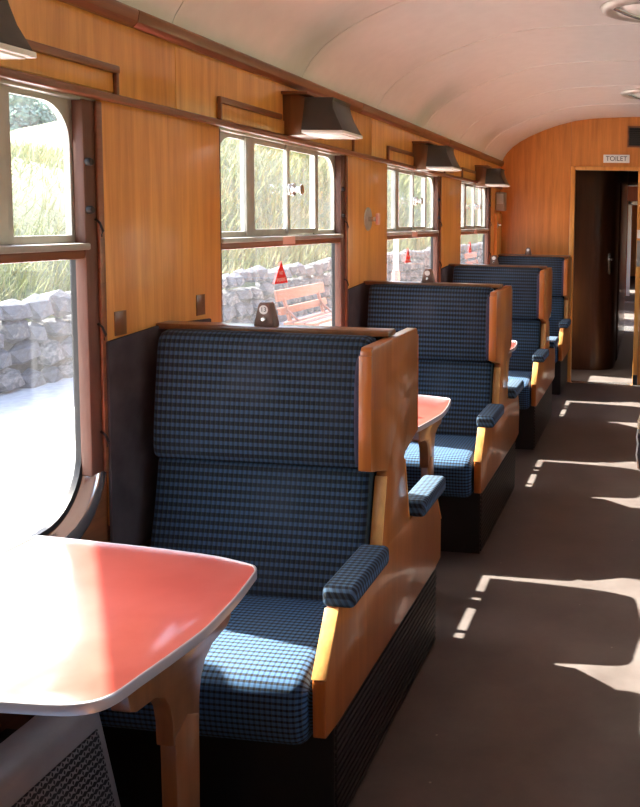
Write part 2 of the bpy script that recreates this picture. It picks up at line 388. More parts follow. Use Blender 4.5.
def cushion_mesh(name, prof, x0, x1, r, mat):
    mb = cushion(prof, x0, x1, r); me = bpy.data.meshes.new(name); me.from_pydata(mb.v, [], mb.f)
    l = me.uv_layers.new(name='UVMap')
    nP = len(prof)
    for p in me.polygons:
        us = [mb.uvd[me.loops[i].vertex_index] for i in p.loop_indices]
        wrap = max(u[1] for u in us) - min(u[1] for u in us) > .3 and len(us) == 4
        for i, u in zip(p.loop_indices, us): l.data[i].uv = (u[0], 0 if wrap and u[1] > .3 else u[1])
    bm = bmesh.new(); bm.from_mesh(me); bmesh.ops.recalc_face_normals(bm, faces=bm.faces); bm.to_mesh(me); bm.free()
    me.polygons.foreach_set('use_smooth', [True] * len(me.polygons)); me.set_sharp_from_angle(angle=math.radians(60))
    me.materials.append(MAT[mat]); return me

P = 1.93                                  # bay pitch
Y0, Y1, YV, YF = -1.7, 8.52, 9.25, 13.0   # back bulkhead, end bulkhead, lobby, end of corridor
XL, XR, XC = -1.465, 1.365, -.05
K = range(-1, 4)
WIN = [(.955 + P * k, 2.215 + P * k) for k in K]

# ------------------------------------------------------------------ the coach shell
fl = MB().box(-1.62, 1.52, Y0 - .1, YF, -.06, 0).obj('floor', 'lino', smooth=0); tag(fl, kind='structure')
MB().box(-.74, -.13, Y1 - .06, Y1 + .05, 0, .006).obj('threshold_strip', 'bright_metal', fl, bevel=.002)

def wall(side):
    s = 1 if side == 'left' else -1
    mir = lambda x: x if s == 1 else 2 * XC - x
    def bx(mb, x0, x1, *r): a, b = sorted((mir(x0), mir(x1))); return mb.box(a, b, *r)
    m = MB(); bx(m, -1.56, -1.512, Y0, Y1, -.05, .735); bx(m, -1.53, -1.482, Y0, Y1, 1.872, 2.2)
    edges = [Y0] + [e for wv in WIN for e in wv] + [Y1]
    for a, b in zip(edges[::2], edges[1::2]): bx(m, -1.53, -1.482, a, b, .70, 1.9)
    root = m.obj('wall_' + side, 'jamb_wood', smooth=0); tag(root, kind='structure')
    for a, b in zip(edges[::2], edges[1::2]):
        bx(MB(), -1.482, XL, a + .004, b - .012, .70, 1.868).obj('veneer_panel', 'veneer', root, bevel=.002)
    bx(MB(), -1.512, -1.506, Y0, Y1, .02, .70).obj('dado_panel', 'dado_wood', root)
    # frieze in lengths that join over the piers, and a lift-out flap over each window
    js = [Y0] + [2.60 + P * k for k in K] ; js = [j for j in js if j < Y1 - .2] + [Y1]
    for a, b in zip(js[:-1], js[1:]):
        bx(MB(), -1.482, XL, a + .0015, b - .0015, 1.888, 2.10).obj('frieze_panel', 'veneer', root, bevel=.0015)
    for a, b in WIN:
        bx(MB(), XL, XL + .006, a - .03, b + .055, 1.893, 1.945).obj('flap_panel', 'veneer', root, bevel=.002)
        for q0, q1 in ((a - .03, a + .47), (a + .73, b + .07)):
            bx(MB(), XL, XL + .018, q0, q1, 1.945, 1.966).obj('flap_moulding', 'trim_wood', root, bevel=.004)
        for q in (a - .03, b + .055): bx(MB(), XL, XL + .016, q, q + .013, 1.888, 1.95).obj('flap_end', 'trim_wood', root, bevel=.003)
    bx(MB(), -1.482, XL + .022, Y0, Y1, 1.866, 1.888).obj('head_rail', 'trim_wood', root, bevel=.006, segs=3)
    cj = [Y0, .35, 2.358, 4.3, 6.2, Y1]
    for a, b in zip(cj[:-1], cj[1:]):
        pr = [(mir(x), z) for x, z in ((-1.482, 2.086), (-1.452, 2.086), (-1.437, 2.10), (-1.432, 2.128), (-1.436, 2.134), (-1.482, 2.134))]
        MB().prism(pr, 'y', a + .001, b - .001).obj('cornice_board', 'trim_wood', root, bevel=.002)
    if s == 1:      # patches let into the pier beside the first seat
        for ya, za in ((2.255, 1.228), (2.70, 1.238)):
            MB().box(XL, XL + .003, ya, ya + .055, za, za + .068).obj('patch', 'leg_wood', root, bevel=.001)
        MB().box(XL, XL + .03, 8.20, 8.44, .30, 1.63).obj('corner_post', 'veneer', root, bevel=.004)
    return root
wall_left = wall('left'); wall_right = wall('right')

# ceiling: a shallow arch, in panels with joint strips
arch = [(-1.482, 2.05), (-1.452, 2.134), (-1.438, 2.165), (-1.405, 2.215), (-1.35, 2.272), (-1.281, 2.321), (-1.18, 2.377), (-1.041, 2.437), (-.90, 2.485), (-.754, 2.523), (-.61, 2.543), (-.469, 2.553), (-.30, 2.560), (-.05, 2.565)]
arch = arch + [(2 * XC - x, z) for x, z in reversed(arch[:-1])]
def arch_sheet(a, b, off0, off1, lo=1, hi=None):
    q = arch[lo:len(arch) - lo]
    inn = [(x, z + off0) for x, z in q]; out = [(x, z + off1) for x, z in q]
    return MB().prism(inn + out[::-1], 'y', a, b)
def nfan(mb):                              # replace n-gon caps by quads (concave outline)
    return mb
def arch_mesh(a, b, o0, o1):
    q = arch[1:-1]; n = len(q); mb = MB(); vs = []
    for y in (a, b):
        for o in (o0, o1): vs += [(x, y, z + o) for x, z in q]
    fs = []
    for i in range(n - 1):
        fs += [(i, i + 1, 2 * n + i + 1, 2 * n + i), (n + i, 3 * n + i, 3 * n + i + 1, n + i + 1), (i, n + i, n + i + 1, i + 1), (2 * n + i, 2 * n + i + 1, 3 * n + i + 1, 3 * n + i)]
    fs += [(0, 2 * n, 3 * n, n), (n - 1, 2 * n - 1, 4 * n - 1, 3 * n - 1)]
    return mb.add(vs, fs)
ceil = arch_mesh(Y0, Y1, .03, .09).obj('ceiling', 'ceiling_paint', smooth=50); tag(ceil, kind='structure')
cj = [Y0, -1.3] + [2.567 + 1.0 * k for k in range(-3, 6)] + [Y1]
for a, b in zip(cj[:-1], cj[1:]):
    arch_mesh(a + .002, b - .002, 0, .03).obj('ceiling_panel', 'ceiling_paint', ceil, smooth=50)
for a in cj[2:-1]:
    arch_mesh(a - .011, a + .011, -.004, .002).obj('joint_strip', 'ceiling_paint', ceil, smooth=50)

# end bulkhead with the doorway
def bulkhead(name, y, t, door=None, mat='end_veneer'):
    q = [(arch[0][0], -.05)] + arch[1:-1] + [(2 * XC - arch[0][0], -.05)]
    q = [(x, z + (.03 if z > 0 else 0)) for x, z in q]
    root = None
    def piece(nm, x0, x1, z0, parent):
        top = [(x0, np.interp(x0, [p[0] for p in q[1:-1]], [p[1] for p in q[1:-1]]))] + [p for p in q[1:-1] if x0 < p[0] < x1] + [(x1, np.interp(x1, [p[0] for p in q[1:-1]], [p[1] for p in q[1:-1]]))]
        return MB().prism([(x0, z0), (x1, z0)] + top[::-1], 'y', y, y + t).obj(nm, mat, parent, smooth=0)
    if not door:
        r = piece(name, -1.48, 1.38, -.05, None); return tag(r, kind='structure')
    xa, xb, zt = door
    root = piece(name, -1.48, xa - .048, -.05, None); tag(root, kind='structure')
    piece('overdoor_panel', xa - .046, xb + .046, zt + .03, root); piece('side_panel', xb + .048, 1.38, -.05, root)
    return root
DX0, DX1, DZ = -.739, -.138, 2.06
wall_end = bulkhead('wall_end', Y1, .05, (DX0, DX1, DZ))
MB().box(DX0 - .045, DX0, Y1 - .018, Y1 + .06, 0, DZ + .035).obj('door_jamb', 'veneer', wall_end, bevel=.005)
MB().box(DX1, DX1 + .045, Y1 - .018, Y1 + .06, 0, DZ + .035).obj('door_jamb', 'veneer', wall_end, bevel=.005)
MB().box(DX0, DX1, Y1 - .018, Y1 + .06, DZ, DZ + .035).obj('door_head', 'veneer', wall_end, bevel=.005)
MB().box(DX1 + .002, DX1 + .047, Y1 - .03, Y1 - .018, 0, .10).obj('kick_block', 'black', wall_end)
MB().box(DX1 + .006, DX1 + .04, Y1 - .022, Y1 - .018, 1.42, 1.50).obj('strike_plate', 'white_paint', wall_end)
MB().box(DX1 + .006, DX1 + .04, Y1 - .022, Y1 - .018, 1.15, 1.40).obj('strike_plate', 'grey_enamel', wall_end)
bulkhead('wall_back', Y0 - .05, .05)

# ------------------------------------------------------------------ windows
def make_window(full=True):
    # local origin on the wall line: x 0 = wall inner face line X=-1.465, y 0 = start of opening, z 0 = floor
    X = lambda x: x + 1.465
    L = 1.26
    y = lambda v: v - .955
    root = thing('window_1', (XL, .955, 0), kind='structure')
    # lower pane frame: dark rubber and wood with rounded bottom corners
    plate(rrect(0, L, .70, 1.485), [rrect(y(.965), y(2.157), .757, 1.452, .17, .17)], X(-1.520), X(-1.505)).obj('lower_frame', 'jamb_wood', root, smooth=40)
    plate(rrect(y(.955), y(2.167), .747, 1.462, .175, .175), [rrect(y(.968), y(2.154), .760, 1.449, .168, .168)], X(-1.521), X(-1.5035)).obj('rubber_seal', 'black_rubber', root, smooth=40)
    plate(rrect(y(.96), y(2.162), .75, 1.46, .17, .17), [], X(-1.519), X(-1.516)).obj('lower_pane', 'window_glass', root, smooth=0)
    # middle ledge: aluminium above, wood below
    MB().box(X(-1.52), X(-1.462), .004, L - .055, 1.470, 1.488).obj('ledge', 'aluminium', root, bevel=.004)
    MB().box(X(-1.52), X(-1.475), .004, L - .06, 1.446, 1.470).obj('ledge_batten', 'trim_wood', root, bevel=.005)
    # upper light: alloy frame, two fixed panes at the ends, two sliding vents
    pz0, pz1 = 1.508, 1.845
    holes = [rrect(y(.995), y(1.205), pz0, pz1, 0, 0, 0, .10), rrect(y(1.255), y(1.878), pz0, pz1), rrect(y(1.920), y(2.140), pz0, pz1, 0, 0, .10, 0)]
    plate(rrect(.0, y(2.165), 1.484, 1.876), holes, X(-1.519), X(-1.502)).obj('upper_frame', 'aluminium', root, smooth=40)
    plate(rrect(y(.99), y(1.21), 1.50, 1.85), [], X(-1.518), X(-1.515)).obj('fixed_pane', 'window_glass', root, smooth=0)
    plate(rrect(y(1.91), y(2.148), 1.50, 1.85), [], X(-1.518), X(-1.515)).obj('fixed_pane', 'window_glass', root, smooth=0)
    MB().box(X(-1.502), X(-1.494), y(1.205), y(1.262), 1.49, 1.87).obj('mullion', 'aluminium', root, bevel=.003)
    MB().box(X(-1.502), X(-1.494), y(1.868), y(1.918), 1.49, 1.87).obj('mullion', 'aluminium', root, bevel=.003)
    for (a, b, xo) in ((1.25, 1.598, 0), (1.555, 1.888, .010)):
        v = plate(rrect(y(a), y(b), 1.497, 1.858), [rrect(y(a) + .022, y(b) - .030, 1.516, 1.838, .012, .012, .012, .012)], X(-1.506) + xo, X(-1.495) + xo).obj('sliding_vent', 'aluminium', root, smooth=40)
        plate(rrect(y(a) + .018, y(b) - .026, 1.512, 1.842), [], X(-1.502) + xo, X(-1.499) + xo).obj('vent_pane', 'window_glass', v, smooth=0)
    ch = MB().box(X(-1.486), X(-1.474), y(1.556), y(1.606), 1.655, 1.700)
    ch.obj('catch', 'bright_metal', root, bevel=.003)
    kb = MB().lathe([(.0, 0), (.026, 0), (.026, .006), (.012, .012), (.011, .030), (.022, .036), (.022, .040), (0, .041)], (X(-1.474), y(1.585), 1.678), 'x', 14).obj('catch_knob', 'bright_metal', root, smooth=40)
    # head and jambs
    MB().box(X(-1.52), X(-1.475), 0, L, 1.858, 1.874).obj('head_strip', 'aluminium', root, bevel=.003)
    MB().box(X(-1.504), X(-1.470), L - .065, L - .004, .86, 1.862).obj('jamb', 'jamb_wood', root, bevel=.006)
    MB().box(X(-1.504), X(-1.472), .0, .008, .86, 1.862).obj('jamb', 'jamb_wood', root)
    MB().box(X(-1.470), X(-1.460), L - .020, L + .004, .86, 1.862).obj('jamb_bead', 'trim_wood', root, bevel=.004)
    for z in (1.70, 1.575):
        MB().lathe([(0, 0), (.011, 0), (.011, .010), (.008, .014), (0, .014)], (X(-1.470), L - .052, z), 'x', 12).obj('stop_knob', 'black', root, smooth=40)
    for z in (1.53, 1.25, .955):
        MB().tube([(X(-1.469), L - .025, z + .02), (X(-1.455), L - .028, z + .012), (X(-1.452), L - .018, z - .01), (X(-1.462), L - .012, z - .025)], .0035, 6).obj('hook', 'black', root)
    # sill moulding that turns up the corner
    path = []
    yc, zc, r = y(1.987), .927, .185
    pts = [(.0, zc - r), (.4, zc - r)] + [(yc + r * math.sin(t), zc - r * math.cos(t)) for t in [math.pi / 2 * i / 10 for i in range(11)]] + [(yc + r, zc + .0)]
    for i, (a, b) in enumerate(pts):
        p, q = pts[max(i - 1, 0)], pts[min(i + 1, len(pts) - 1)]
        t = Vector((0, q[0] - p[0], q[1] - p[1])).normalized()
        path.append(((0, a, b), (1, 0, 0), (0, t.z, -t.y)))
    MB().sweep(path, [(X(-1.507), .0), (X(-1.498), .004), (X(-1.494), .012), (X(-1.484), .016), (X(-1.474), .024), (X(-1.470), .046), (X(-1.474), .062), (X(-1.507), .066)]).obj('sill_moulding', 'sill_metal', root, smooth=50)
    cor = [(yc, .65), (L + .012, .65), (L + .012, .93)] + [(yc + (r + .055) * math.sin(t), zc - (r + .055) * math.cos(t)) for t in [math.pi / 2 * (1 - i / 8) for i in range(8)]]
    MB().prism(cor, 'x', X(-1.512), X(-1.474)).obj('corner_fillet', 'trim_wood', root, smooth=0)
    MB().box(X(-1.462), X(-1.459), y(1.452), y(1.572), 1.455, 1.485).obj('label_plate', 'pink_label', root, bevel=.0008)
    return root
def rename(o, nm): o.name = nm
win0 = make_window()
k_i = 1
for side in (0, 1):
    for a, b in WIN:
        if side == 0 and abs(a - .955) < 1e-6: wd = win0
        else: wd = copy_tree(win0)
        wd.location = (XL, a, 0) if side == 0 else (XR, b, 0)
        wd.rotation_euler = (0, 0, 0 if side == 0 else math.pi)
        wd.name = 'window_tmp_%d' % k_i; wd['n'] = k_i; k_i += 1
for o in list(COL.objects):
    if 'n' in o.keys(): o.name = 'window_%d' % o['n']; del o['n']

# ------------------------------------------------------------------ double seats
def make_seat(W, front_only=False):
    # local: x 0 = aisle face of the end panel, wall at -W; y 0 = middle of the seat
    root = thing('double_seat', (0, 0, 0))
    T = .034; xi = -T
    half = [(0, 1.222), (.222, 1.222), (.232, 1.213), (.235, 1.19), (.238, .884), (.10, .850), (.088, .842), (.095, .80), (.142, .63), (.15, .617), (.485, .617), (.580, .47), (.577, .330), (.50, .322), (0, .322)]
    if front_only: poly = [(-a, b) for a, b in half] + [(.19, .322), (.19, 1.222)][::1]
    else: poly = [(-a, b) for a, b in half] + [(a, b) for a, b in reversed(half[1:-1])]
    pn = MB().prism(poly, 'x', xi, 0).obj('end_panel', 'panel_wood', root, bevel=.004)
    # pale solid-wood lippings on the edges of the panel
    for sg in ((-1,) if front_only else (-1, 1)):
        for (a, b) in (((.142, .63), (.092, .83)), ((.488, .612), (.578, .475))):
            (s0, z0), (s1, z1) = a, b; n = Vector((z1 - z0, -(s1 - s0))).normalized()
            if n.x < 0: n = -n
            if a[0] == .142: pass
            o = [(s0, z0), (s1, z1), (s1 + n.x * .006, z1 + n.y * .006), (s0 + n.x * .006, z0 + n.y * .006)]
            MB().prism([(sg * p, q) for p, q in o], 'x', xi - .001, .001).obj('lipping', 'edge_wood', pn, bevel=.0015)
        o = [(.2365, .886), (.2335, 1.20), (.2395, 1.20), (.2425, .886)]
        MB().prism([(sg * p, q) for p, q in o], 'x', xi - .001, .001).obj('lipping', 'panel_wood', pn, bevel=.0015)
    # upholstery, one set per side
    xw = -W + .056; xr_ = xi - .006
    for sg in ((-1,) if front_only else (-1, 1)):
        up_ = soft([(.025, .865), (.15, .862), (.172, .875), (.170, .95), (.155, 1.08), (.140, 1.19), (.128, 1.222), (.105, 1.235), (.06, 1.232), (.025, 1.22)], 2)
        lo_ = soft([(.04, .45), (.19, .45), (.225, .50), (.205, .58), (.168, .72), (.150, .82), (.140, .868), (.10, .872), (.04, .87)], 2)
        se_ = soft([(.17, .33), (.17, .47), (.20, .503), (.30, .508), (.45, .505), (.545, .495), (.600, .475), (.612, .43), (.605, .36), (.590, .31), (.54, .298), (.3, .30)], 2)
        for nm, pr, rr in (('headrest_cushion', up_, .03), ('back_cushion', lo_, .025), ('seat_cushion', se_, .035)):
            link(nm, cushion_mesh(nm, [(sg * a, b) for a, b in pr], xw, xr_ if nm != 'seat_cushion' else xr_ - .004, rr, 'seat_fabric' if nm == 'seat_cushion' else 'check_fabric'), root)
        ln = soft([(.10, .87), (.20, .875), (.222, .92), (.222, 1.12), (.20, 1.20), (.10, 1.21)], 2)
        link('wing_lining', cushion_mesh('wing_lining', [(sg * a, b) for a, b in ln], xi - .022, xi + .001, .008, 'lining_cloth'), root)
        ar = [(sg * s_, z_) for s_, z_ in ((.19, .612), (.19, .668), (.49, .668), (.49, .612))]
        am = MB().prism(ar, 'x', -.046, .040); am.uv = lambda c: (c.x + c.z * .5, c.y + c.z * .5)
        am.obj('armrest', 'arm_fabric', root, bevel=.016, segs=4, smooth=60)
    # wooden cap along the top
    if front_only: MB().box(-W, -.012, -.05, .20, 1.226, 1.242).obj('cap_rail', 'trim_wood', root, bevel=.004)
    else: MB().box(-W, -.014, -.036, .036, 1.224, 1.242).obj('cap_rail', 'leg_wood', root, bevel=.004)
    ya, yb = (-.455, .20) if front_only else (-.455, .595)
    MB().box(-W + .01, -.030, ya, yb, 0, .335).obj('base', 'black', root)
    kp = MB().box(-.031, -.026, ya, yb, 0, .325)
    for i in range(15): kp.box(-.027, -.020, ya + .004, yb - .004, .012 + i * .021, .024 + i * .021)
    kp.obj('ribbed_kick_panel', 'black_rubber', root, smooth=0)
    # number plaque
    xp = -(1.465 - .73) / 1 * .545 if W < 1 else -W * .5
    pl = MB().prism([(xp - .033, 1.242), (xp + .033, 1.242), (xp + .017, 1.306), (xp + .012, 1.312), (xp - .012, 1.312), (xp - .017, 1.306)], 'y', -.020, .020).obj('number_plaque', 'bakelite', root, bevel=.003)
    MB().lathe([(0, 0), (.0135, 0), (.0135, -.002), (0, -.002)], (xp, -.020, 1.291), 'y', 20).obj('number_disc', 'white_paint', pl)
    MB().lathe([(0, 0), (.008, 0), (.008, -.006), (.005, -.010), (0, -.010)], (xp, -.020, 1.263), 'y', 14).obj('screw_knob', 'bright_metal', pl, smooth=40)
    root['xp'] = xp
    return root
WL = XL - (-.73); WL = -WL - .0
seat0 = make_seat(.735)
YC = 2.495
seats = []
LAB = ['blue checked double seat nearest the camera, plaque reading 13 on its wooden top rail',
       'blue checked double seat behind the seat with plaque 13, second along the aisle',
       'blue checked double seat third along the aisle, just before the seat on the end bulkhead']
for i in range(3):
    s_ = seat0 if i == 0 else copy_tree(seat0)
    s_.location = (-.73, YC + P * i, 0); tag(s_, LAB[i], 'seat', 'double seats along the window side'); seats.append(s_)
s_ = copy_tree(seat0); s_.location = (-.73, YC - P, 0); tag(s_, 'blue checked double seat on the camera side of the closest red table', 'seat', 'double seats along the window side')
s_ = make_seat(.735, True); s_.name = 'bulkhead_seat'; s_.location = (-.752, Y1 - .205, 0)
tag(s_, 'single-sided blue checked seat backed against the wooden end bulkhead by the doorway', 'seat')
pqs = [c for c in seat0.children if c.name.startswith('number_plaque')][0]
RX = Matrix.Rotation(math.pi / 2, 4, 'X')
link('number_text', text_mesh('number_text', '13', .019, 'ink', Matrix.Translation((seat0['xp'], -.0222, 1.291)) @ RX), pqs)
for o in list(COL.objects):
    if 'xp' in o.keys(): del o['xp']
# across the aisle: wider seats, only their aisle edges come into view
sr0 = make_seat(1.29)
for i in range(4):
    s_ = sr0 if i == 0 else copy_tree(sr0)
    s_.location = (.062, YC + P * (i if i < 3 else -1), 0); s_.rotation_euler = (0, 0, math.pi)
    tag(s_, ['wide double seat across the aisle from the seat with plaque 13', 'wide double seat across the aisle with a dark jacket on its armrest', 'wide double seat across the aisle beyond the jacket, nearest the end bulkhead', 'wide double seat across the aisle, right beside the camera'][i], 'seat', 'wide double seats across the aisle')

# cloth pads on the wall beside each seat
for i in range(4):
    yc = YC + P * i if i < 3 else Y1 - .205
    e = .285 if i < 3 else .2
    pd = MB().prism([(yc - .287, .60), (yc + e, .60), (yc + e, 1.222), (yc - .02, 1.236), (yc - .287, 1.219)], 'x', XL + .001, XL + .012).obj('wall_pad', 'dark_cloth', bevel=.004)
    tag(pd, ['dark cloth wall pad between the first big window and the seat with plaque 13', 'dark cloth pad on the wall beside the second double seat along the aisle', 'dark cloth pad on the wall beside the third double seat along the aisle', 'dark cloth pad on the wall beside the seat on the end bulkhead'][i], 'wall pad', 'cloth wall pads')

# ------------------------------------------------------------------ tables
def make_table():
    root = thing('table', (0, 0, 0))
    # outline in plan, x 0 = aisle bulge at world -.82, y 0 = bay middle
    a = lambda x: x + .82
    half = [(a(-1.470), .385), (a(-1.162), .362), (a(-.984), .338), (a(-.895), .312), (a(-.866), .298), (a(-.851), .275), (a(-.846), .25), (a(-.830), .14), (a(-.821), .0)]
    near = [(a(-.829), -.09), (a(-.843), -.19), (a(-.852), -.250), (a(-.872), -.280), (a(-.918), -.296), (a(-1.03), -.303), (a(-1.20), -.318), (a(-1.470), -.345)]
    poly = half + near
    fine = []
    for i in range(len(poly) - 1):          # smooth curve through the measured points
        p0, p1, p2, p3 = [Vector(poly[min(max(i + q, 0), len(poly) - 1)]) for q in (-1, 0, 1, 2)]
        m1, m2 = (p2 - p0) * .5, (p3 - p1) * .5; L_ = (p2 - p1).length
        m1 = m1 * min(1, L_ / max(m1.length, 1e-6)); m2 = m2 * min(1, L_ / max(m2.length, 1e-6))
        for q in range(4):
            t = q / 4; fine.append(tuple(p1 * (2*t**3 - 3*t*t + 1) + m1 * (t**3 - 2*t*t + t) + p2 * (-2*t**3 + 3*t*t) + m2 * (t**3 - t*t)))
    poly = fine + [poly[-1]]
    c = (a(-1.15), 0)
    inner = [(c[0] + (x - c[0]) * .986, y_ * .984) for x, y_ in poly]
    MB().prism(inner, 'z', .764, .7800).obj('table_top', 'red_laminate', root, bevel=.0008)
    n = len(poly); vs = [(*p, .760) for p in inner] + [(*p, .760) for p in poly] + [(*p, .780) for p in poly] + [(*p, .7815) for p in inner]
    fs = [(q * n + i, q * n + (i + 1) % n, ((q + 1) % 4) * n + (i + 1) % n, ((q + 1) % 4) * n + i) for q in range(4) for i in range(n)]
    MB().add(vs, fs).obj('edge_trim', 'edge_metal', root, bevel=.002, smooth=40)
    # leg and its spreading bracket under the aisle edge
    hb = [(.048, .56), (.050, .61), (.058, .645), (.075, .672), (.105, .690), (.165, .697), (.185, .708), (.195, .761)]
    br = [(y_, z) for y_, z in hb] + [(-y_, z) for y_, z in reversed(hb)]
    MB().prism(br, 'x', a(-.905), a(-.868)).obj('bracket', 'leg_wood', root, bevel=.003)
    MB().prism([(-.036, 0), (.036, 0), (.045, .575), (.0, .60), (-.045, .575)], 'x', a(-.900), a(-.866)).obj('leg', 'leg_wood', root, bevel=.004)
    for ya, yb in ((-.385, -.19), (-.145, -.125), (.175, .235)):
        MB().box(a(-1.505), a(-1.44), ya, yb, .705, .760).obj('wall_cleat', 'leg_wood', root, bevel=.002)
    return root
tb0 = make_table()
for i in range(4):
    t_ = tb0 if i == 0 else copy_tree(tb0)
    t_.location = (-.82, 1.54 + P * i, 0)
    tag(t_, ['large red laminate table with metal edge in the closest bay, glaring white by the window', 'red table with metal edge between the seat with plaque 13 and the second seat', 'small-looking red table tip between the second and third double seats', 'red table in the last bay, before the seat on the end bulkhead'][i], 'table', 'red window tables')

t_ = copy_tree(tb0); t_.location = (-.82, 1.54 - P, 0)
tag(t_, 'red table behind the camera, in the bay before the closest table', 'table', 'red window tables')
for i in range(-1, 3):                     # the longer tables across the aisle
    t_ = copy_tree(tb0); t_.location = (.105, 1.54 + P * i, 0); t_.rotation_euler = (0, 0, math.pi); t_.scale = (1.79, 1, 1)
    tag(t_, ['long red table across the aisle, behind the camera', 'long red table across the aisle facing the closest red table', 'long red table across the aisle beside the jacket, second from the camera', 'long red table across the aisle, third from the camera'][i + 1], 'table', 'long red tables across the aisle')

# ------------------------------------------------------------------ wall lamps
def make_lamp():
    root = thing('wall_lamp', (0, 0, 0))
    # local: x 0 = wall face, y 0 = middle, z 0 = bottom rim
    hw = .115
    prof = [(.095, .012), (.265, .012), (.238, .062), (.223, .098), (.219, .125), (.225, .140), (.105, .140)]
    def flare(z): return hw * (1 if z < .02 else .93 if z < .1 else .88)
    mb = MB(); n = len(prof)
    vs = [(x, -flare(z), z) for x, z in prof] + [(x, flare(z), z) for x, z in prof]
    mb.add(vs, [tuple(range(n)), tuple(range(2 * n - 1, n - 1, -1))] + [(i, i + n, (i + 1) % n + n, (i + 1) % n) for i in range(n)])
    mb.obj('lamp_shade', 'lamp_metal', root, bevel=.003)
    MB().box(.098, .268, -hw - .003, hw + .003, 0, .012).obj('rim', 'white_paint', root, bevel=.002)
    MB().box(.11, .255, -hw + .012, hw - .012, -.004, .001).obj('diffuser', 'opal', root, bevel=.001)
    MB().prism([(0, -.01), (.097, 0), (.107, .140), (.06, .155), (.0, .155)], 'y', -hw + .05, hw - .004).obj('mounting_block', 'leg_wood', root, bevel=.002)
    MB().box(.0, .11, -hw + .03, hw + .005, .155, .166).obj('top_board', 'trim_wood', root, bevel=.002)
    return root
lp = make_lamp()
LL = ['dark metal wall lamp cut off by the top left corner, over the first big window', 'dark flared wall lamp over the window with the salmon bench outside', 'dark flared wall lamp over the third window, beyond the round wall plate', 'smallest dark wall lamp, beside the end bulkhead']
for i in range(4):
    l_ = lp if i == 0 else copy_tree(lp)
    l_.location = (XL, 3.463 + P * (i - 1) - (.035 if i == 0 else 0), 1.893 - (0 if i == 1 else .028 if i == 0 else .035 * (i - 1) * .6))
    tag(l_, LL[i], 'wall lamp', 'wall lamps above the windows')

# ceiling lights
def make_dome():
    root = thing('ceiling_light', (0, 0, 0))
    MB().lathe([(.150, .0), (.222, .0), (.230, -.008), (.222, -.022), (.190, -.032), (.155, -.022), (.15, -.01)], (0, 0, 0), 'z', 40).obj('ring', 'aluminium', root, smooth=50)
    MB().lathe([(0, -.05), (.05, -.049), (.10, -.043), (.14, -.03), (.158, -.012), (.158, 0), (0, 0)], (0, 0, 0), 'z', 32).obj('glass_bowl', 'opal', root, smooth=50)
    for k in range(3):
        t = math.radians(90 + 120 * k); d = Vector((math.cos(t), math.sin(t), 0)); q = Vector((-d.y, d.x, 0))
        MB().tube([d * .185 + Vector((0, 0, -.026)), d * .12 + Vector((0, 0, -.043)), d * .05 + Vector((0, 0, -.056)), Vector((0, 0, -.058))], .012, 8).obj('spoke', 'bright_metal', root, smooth=50)
    return root
d0 = make_dome()
for i in range(2):
    d_ = d0 if i == 0 else copy_tree(d0)
    d_.location = (-.04, 4.22 + 2.72 * i, 2.566)
    tag(d_, ['larger round metal ceiling light at the top edge of the view', 'round metal ceiling light close to the end bulkhead'][i], 'ceiling light', 'round ceiling lights')
cv = MB().lathe([(0, 0), (.075, 0), (.075, -.012), (.05, -.022), (0, -.024)], (-.01, 5.45, 2.566), 'z', 20).obj('ceiling_ventilator', 'lamp_metal', smooth=40)
tag(cv, 'small dark round ventilator on the ceiling between the two lights', 'ventilator')

# ------------------------------------------------------------------ small fittings
tg = thing('toilet_sign', (-.349, Y1 - .022, 2.169), 'small white sign reading TOILET above the doorway', 'sign')
MB().box(-.124, .124, -.003, .003, -.038, .038).obj('sign_board', 'white_paint', tg, bevel=.001)
link('sign_text', text_mesh('sign_text', 'TOILET', .062, 'ink', Matrix.Translation((0, -.0036, -.001)) @ RX), tg)
vg = thing('vent_grille', (-.09, Y1 - .001, 2.378), 'dark slotted air grille high on the end bulkhead above the doorway', 'grille')
plate(rrect(-.16, .16, -.1, .1), [rrect(-.145, .145, -.085, .085)], -.018, 0).obj('grille_frame', 'trim_wood', vg); vg.children[0].rotation_euler = (0, 0, -math.pi / 2); vg.children[0].rotation_euler = (0, 0, math.pi / 2)
MB().box(-.15, .15, -.003, 0, -.09, .09).obj('backing', 'black', vg)
for i in range(9): MB().box(-.148, .148, -.012, -.003, -.08 + i * .0195, -.073 + i * .0195).obj('slat', 'black_rubber', vg)
# round plate with a bracket on the pier
wp = thing('wall_fitting', (XL, 4.465, 1.561), 'round pale metal plate with a stub bracket on the pier', 'fitting')
MB().lathe([(0, 0), (.062, 0), (.060, .004), (0, .005)], (0, 0, 0), 'x', 28).obj('back_plate', 'aluminium', wp, smooth=40)
MB().box(.005, .05, -.012, .012, -.012, .012).obj('stub', 'bright_metal', wp, bevel=.003)
MB().box(.045, .062, -.016, .016, -.030, .030).obj('end_plate', 'pink_label', wp, bevel=.004)
bxr = thing('alarm_box', (XL + .001, 8.31, 1.655), 'small greyish box fixed in the corner beside the last window', 'box')
MB().box(0, .085, -.065, .065, 0, .175).obj('body', 'grey_box', bxr, bevel=.006)
MB().box(.012, .075, -.071, -.065, .065, .160).obj('cover', 'aluminium', bxr, bevel=.003)
wp2 = thing('wall_catch', (XL + .03, 8.22, 1.52), 'small round metal catch below the greyish corner box', 'fitting')
MB().lathe([(0, 0), (.03, 0), (.028, .004), (0, .005)], (0, 0, 0), 'x', 20).obj('rosette', 'aluminium', wp2)
MB().lathe([(0, .004), (.010, .004), (.010, .03), (.014, .036), (0, .04)], (0, 0, 0), 'x', 12).obj('knob', 'bright_metal', wp2)
